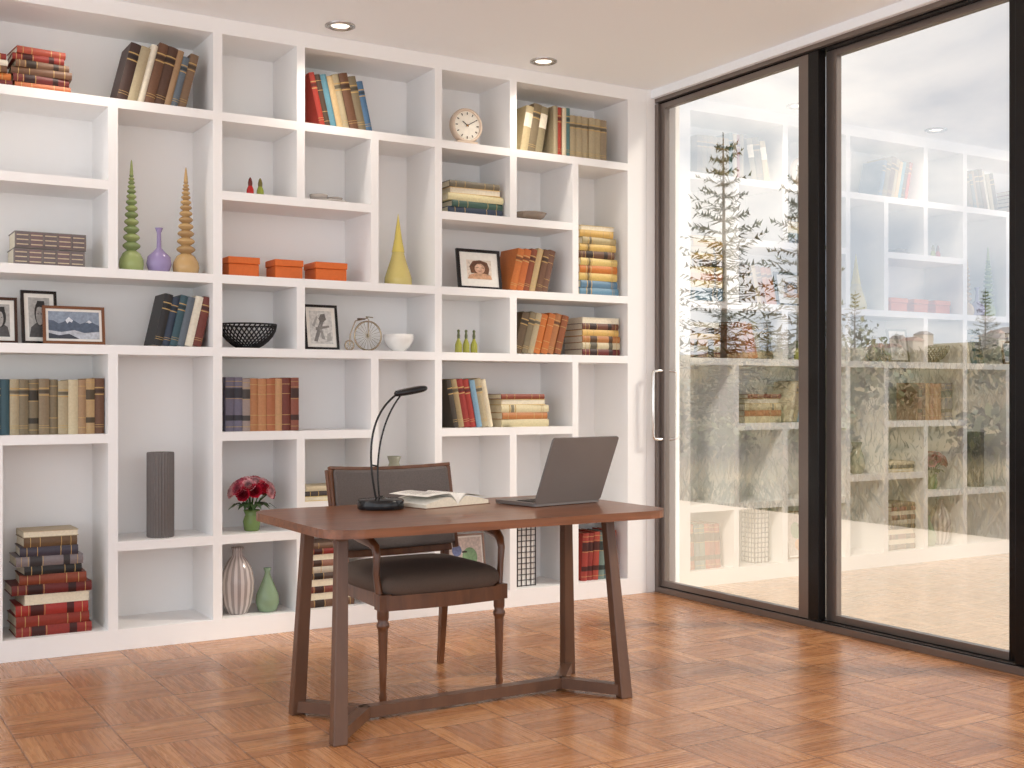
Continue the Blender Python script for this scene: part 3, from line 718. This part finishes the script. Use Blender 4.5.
def lamp():
    m=MB(); x,y=2.045,-1.44; B=(22,20,22)
    m.lathe([(.094,0),(.096,.004),(.096,.034),(.090,.040),(.03,.042),(.012,.050),(.010,.054)],(x,y,DZ),40,B,GLOSS)
    # two slender stems curving out and up to the head
    def bez(p,n=18):
        P=[Vector(q) for q in p]; out=[]
        for i in range(n+1):
            t=i/n; out.append(tuple((1-t)**3*P[0]+3*(1-t)**2*t*P[1]+3*(1-t)*t*t*P[2]+t**3*P[3]))
        return out
    m.tube(bez([(x-.020,y,DZ+.04),(x-.07,y,DZ+.26),(x-.04,y,DZ+.40),(x+.08,y,DZ+.475)]),.0045,8,B,GLOSS)
    m.tube(bez([(x-.004,y,DZ+.04),(x-.03,y,DZ+.20),(x+.0,y,DZ+.36),(x+.09,y,DZ+.465)]),.0038,8,B,GLOSS)
    m.tube([(x-.038,y,DZ+.18),(x-.012,y,DZ+.175)],.004,6,B,GLOSS)
    M=T((x+.075,y,DZ+.470))@R(-10,'Y')
    m.cushion((.065,0,.004),(.15,.06,.030),3,B,GLOSS,M)
    m.lathe([(.012,-.012),(.016,0),(.012,.012)],(x+.08,y,DZ+.474),14,B,GLOSS)
    m.box((.01,-.018,-.0105),(.12,.018,-.009),(240,236,220),MATTE,M)
    m.build('desk_lamp')
lamp()

# ------------------------------------------------------------------ outdoors
def sm(a,b,x):
    t=max(0,min(1,(x-a)/(b-a))); return t*t*(3-2*t)
def th(x,y):
    z=-.06+2.3*sm(8.5,26,x)+.12*math.sin(x*.7+y*.5)*sm(9,12,x)*(1-sm(40,60,x))
    z+=9*sm(60,200,x)+10*sm(200,420,x)
    return z
DECK=simple('terrace_stone',(206,190,168),.5,noise=.06,nscale=1.2)
mb=MB(); mb.box((4.80,-9.5,-.14),(9.0,9.5,-.02),mat=DECK); mb.build('terrace')
def meadowmat():
    m,g,b=newmat('dry_meadow')
    tc=g.n('ShaderNodeTexCoord'); no=g.n('ShaderNodeTexNoise'); no.inputs['Scale'].default_value=.9; no.inputs['Detail'].default_value=8
    g.l(tc.outputs['Object'],no.inputs['Vector'])
    cr=g.n('ShaderNodeValToRGB'); e=cr.color_ramp.elements
    e[0].position=.35;e[0].color=(*lin((100,98,66)),1);e[1].position=.65;e[1].color=(*lin((158,142,106)),1)
    g.l(no.outputs['Fac'],cr.inputs[0]); g.l(cr.outputs[0],b.inputs['Base Color']); b.inputs['Roughness'].default_value=.9
    return m
MEAD=meadowmat()
m=MB(); vs=[];xs=[4.9,8.5]+[9+i*1.0 for i in range(32)]+[45,55,70,90,115,145,180,220,270,330,420]; ys=[-60,-40,-25,-15]+[-10+i*1.5 for i in range(34)]+[45,55,70,90,120,160,220,300,420]
for x in xs:
    for y in ys: vs.append((x,y,th(x,y) if x>9 else -.16))
ny=len(ys)
m.add(vs,[(i*ny+j,(i+1)*ny+j,(i+1)*ny+j+1,i*ny+j+1) for i in range(len(xs)-1) for j in range(ny-1)],mat=MEAD,smooth=True)
m.build('meadow_ground')
m=MB(); rnd=random.Random(5)
for k in range(32000):
    x=9.1+17*rnd.random()**1.3; y=-3+25*rnd.random(); z=th(x,y)-.02
    pat=math.sin(x*1.3+1.7*math.sin(y*.9))+math.sin(y*1.7+x*.6)
    hgt=rnd.uniform(.10,.28)*(1+.3*pat); a=rnd.uniform(0,2*pi); w=rnd.uniform(.006,.013); dx,dy=math.cos(a)*w,math.sin(a)*w; l=rnd.uniform(-.6,.6); l2=rnd.uniform(-.6,.6)
    c=rnd.choice([(158,144,106),(148,136,98),(166,150,114),(138,128,92)]) if pat>.1+rnd.uniform(-.6,.6) else rnd.choice([(104,108,70),(94,100,64),(116,116,78),(128,122,86)])
    m.add([(x-dx,y-dy,z),(x+dx,y+dy,z),(x+l*hgt*.4+dx*.7,y+l2*hgt*.4+dy*.7,z+hgt*.6),(x+l*hgt,y+l2*hgt,z+hgt)],[(0,1,2),(0,2,3)],c,LEAFM)
m.build('meadow_grass')
# leafy bushes scattered over the meadow
m=MB(); rnd=random.Random(21)
for bx,by,br in ((11.5,9.2,.9),(13.2,7.0,.7),(12.4,8.2,.55),(16.5,9.0,1.0),(14.0,4.5,.6),(18.0,7.0,.9),(19.5,12.5,1.2),(15.5,11.8,.9),(21,6,1.0),(17.2,4.6,.7)):
    z0=th(bx,by)
    for q in range(420):
        d=Vector((rnd.gauss(0,1),rnd.gauss(0,1),rnd.gauss(0,.8))).normalized()*br*rnd.uniform(.55,1.0)
        p=Vector((bx,by,z0+br*.45))+Vector((d.x,d.y,d.z*.75))
        if p.z<z0: continue
        s=rnd.uniform(.05,.10); a=Vector((rnd.gauss(0,1),rnd.gauss(0,1),rnd.gauss(0,1))).normalized(); b=a.cross(d.normalized()).normalized()
        c=rnd.choice([(86,98,58),(102,110,68),(74,86,52),(120,122,80)])
        m.add([p-a*s,p+b*s*.6,p+a*s,p-b*s*.6],[(0,1,2,3)],c,LEAFM)
m.build('meadow_shrubs')
def conifer(name,x,y,h,seed,dens=1.0):
    rnd=random.Random(seed); m=MB(); z=0
    m.tube([(0,0,0),(0.03,0,h*.5),(0,0,h)],[.09*h/6,.05*h/6,.01],7,(120,108,94),MATTE)
    nw=int(h*4.2)
    for i in range(nw):
        u=i/nw; zz=h*(.06+.92*u); L=(1-u)**.85*h*.24+.12
        nb=int(6*dens)+2
        for b in range(nb):
            a=2*pi*b/nb+i*.9+rnd.uniform(-.3,.3); l=L*rnd.uniform(.5,1.2)
            d=Vector((math.cos(a),math.sin(a),0)); s=Vector((-d.y,d.x,0)); ri=rnd.uniform(.25,.8)
            def pt(t): return d*l*t+Vector((0,0,zz+ri*l*t-.22*l*t*t))
            c=rnd.choice([(92,106,76),(104,116,86),(82,96,70),(122,128,98)])
            k=9
            for q in range(1,k+1):
                t=q/k; p=pt(t); tw=l*.24*(1.15-t)+.05
                for sg in (-1,1):
                    e=p+s*sg*tw+d*tw*.7+Vector((0,0,rnd.uniform(-.10,.12)))
                    m.add([tuple(pt(t-.4/k)),tuple(p+d*.03),tuple(e)],[(0,1,2)],c,LEAFM)
            m.add([tuple(pt(0)+s*.012),tuple(pt(0)-s*.012),tuple(pt(1))],[(0,1,2)],(116,104,88),LEAFM)
    o=m.build(name); o.location=(x,y,th(x,y)-.1); return o
ca=conifer('conifer_tree',14.95,11.1,5.7,1,.8); cb_=conifer('conifer_tree',16.3,10.5,4.9,2,.35); conifer('conifer_tree',12.9,10.8,3.0,3,.8)
rnd=random.Random(12)
for k in range(16):
    src=rnd.choice([ca,cb_]); x=rnd.uniform(34,62); y=x*rnd.uniform(.62,1.25)-6
    o=bpy.data.objects.new('conifer_tree',src.data); sc.collection.objects.link(o)
    o.location=(x,y,th(x,y)-.1); o.scale=(rnd.uniform(.45,.8),)*3; o.rotation_euler=(0,0,rnd.uniform(0,6))
# town on the far slope
m=MB(); rnd=random.Random(9)
for k in range(170):
    x=rnd.uniform(130,260); y=rnd.uniform(30,130); z=th(x,y)-.3; w=rnd.uniform(1.2,3); d=rnd.uniform(1.2,3); hh=rnd.uniform(1,2.2)
    c=rnd.choice([(226,220,210),(206,196,184),(190,180,172),(214,204,190)])
    m.box((x,y,z),(x+w,y+d,z+hh),c); m.add([(x-.1,y-.1,z+hh),(x+w+.1,y-.1,z+hh),(x+w+.1,y+d+.1,z+hh),(x-.1,y+d+.1,z+hh),(x+w/2,y+.2,z+hh+.6),(x+w/2,y+d-.2,z+hh+.6)],[(0,1,4),(1,2,5,4),(2,3,5),(3,0,4,5)],rnd.choice([(150,120,106),(130,116,108),(120,114,112)]))
m.build('distant_town')
m=MB(); rnd=random.Random(4); pts=[]
n=60
for i in range(n+1):
    a=math.radians(-20+110*i/n); Rr=900
    hz=45+40*math.sin(i*.33)+18*math.sin(i*.9+1)+8*math.sin(i*2.3)
    pts.append((Rr*math.cos(a),Rr*math.sin(a),-5,max(20,hz)))
vs=[(p[0],p[1],p[2]) for p in pts]+[(p[0]*1.06,p[1]*1.06,p[3]) for p in pts]+[(p[0]*1.5,p[1]*1.5,p[2]) for p in pts]
k=n+1
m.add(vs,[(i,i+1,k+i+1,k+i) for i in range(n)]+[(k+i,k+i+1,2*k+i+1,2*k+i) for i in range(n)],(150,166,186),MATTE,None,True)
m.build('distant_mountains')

# ------------------------------------------------------------------ world + sun
w=bpy.data.worlds.new('World'); sc.world=w; w.use_nodes=True; g=N(w.node_tree)
bg=w.node_tree.nodes['Background']
tc=g.n('ShaderNodeTexCoord'); mp=g.n('ShaderNodeMapping'); mp.inputs['Scale'].default_value=(1,1,2.2)
no=g.n('ShaderNodeTexNoise'); no.inputs['Scale'].default_value=3.6; no.inputs['Detail'].default_value=8; no.inputs['Distortion'].default_value=.4
g.l(tc.outputs['Generated'],mp.inputs[0]); g.l(mp.outputs[0],no.inputs['Vector'])
cr=g.n('ShaderNodeValToRGB'); e=cr.color_ramp.elements
e[0].position=.36; e[0].color=(*lin((172,184,198)),1); e[1].position=.64; e[1].color=(1.0,.975,.95,1)
g.l(no.outputs['Fac'],cr.inputs[0]); g.l(cr.outputs[0],bg.inputs[0]); bg.inputs[1].default_value=2.15
s=bpy.data.lights.new('sun','SUN'); s.energy=5.0; s.angle=math.radians(10); s.color=(1,.92,.82)
o=bpy.data.objects.new('sun',s); sc.collection.objects.link(o)
d=Vector((-.62,.42,-.55)); o.rotation_euler=d.to_track_quat('-Z','Y').to_euler(); o.location=(8,-6,8)

sc.view_settings.view_transform='Standard'
sc.view_settings.look='None'
sc.view_settings.exposure=0.27

cam=bpy.data.cameras.new('camera'); co=bpy.data.objects.new('camera',cam); sc.collection.objects.link(co)
co.location=(0,-5.86,1.238); co.rotation_euler=(math.radians(90),0,-math.atan2(.518,.855))
cam.sensor_width=36; cam.lens=1175/1024*36; cam.shift_y=11/1024; cam.clip_end=3000; cam.clip_start=.05
sc.camera=co
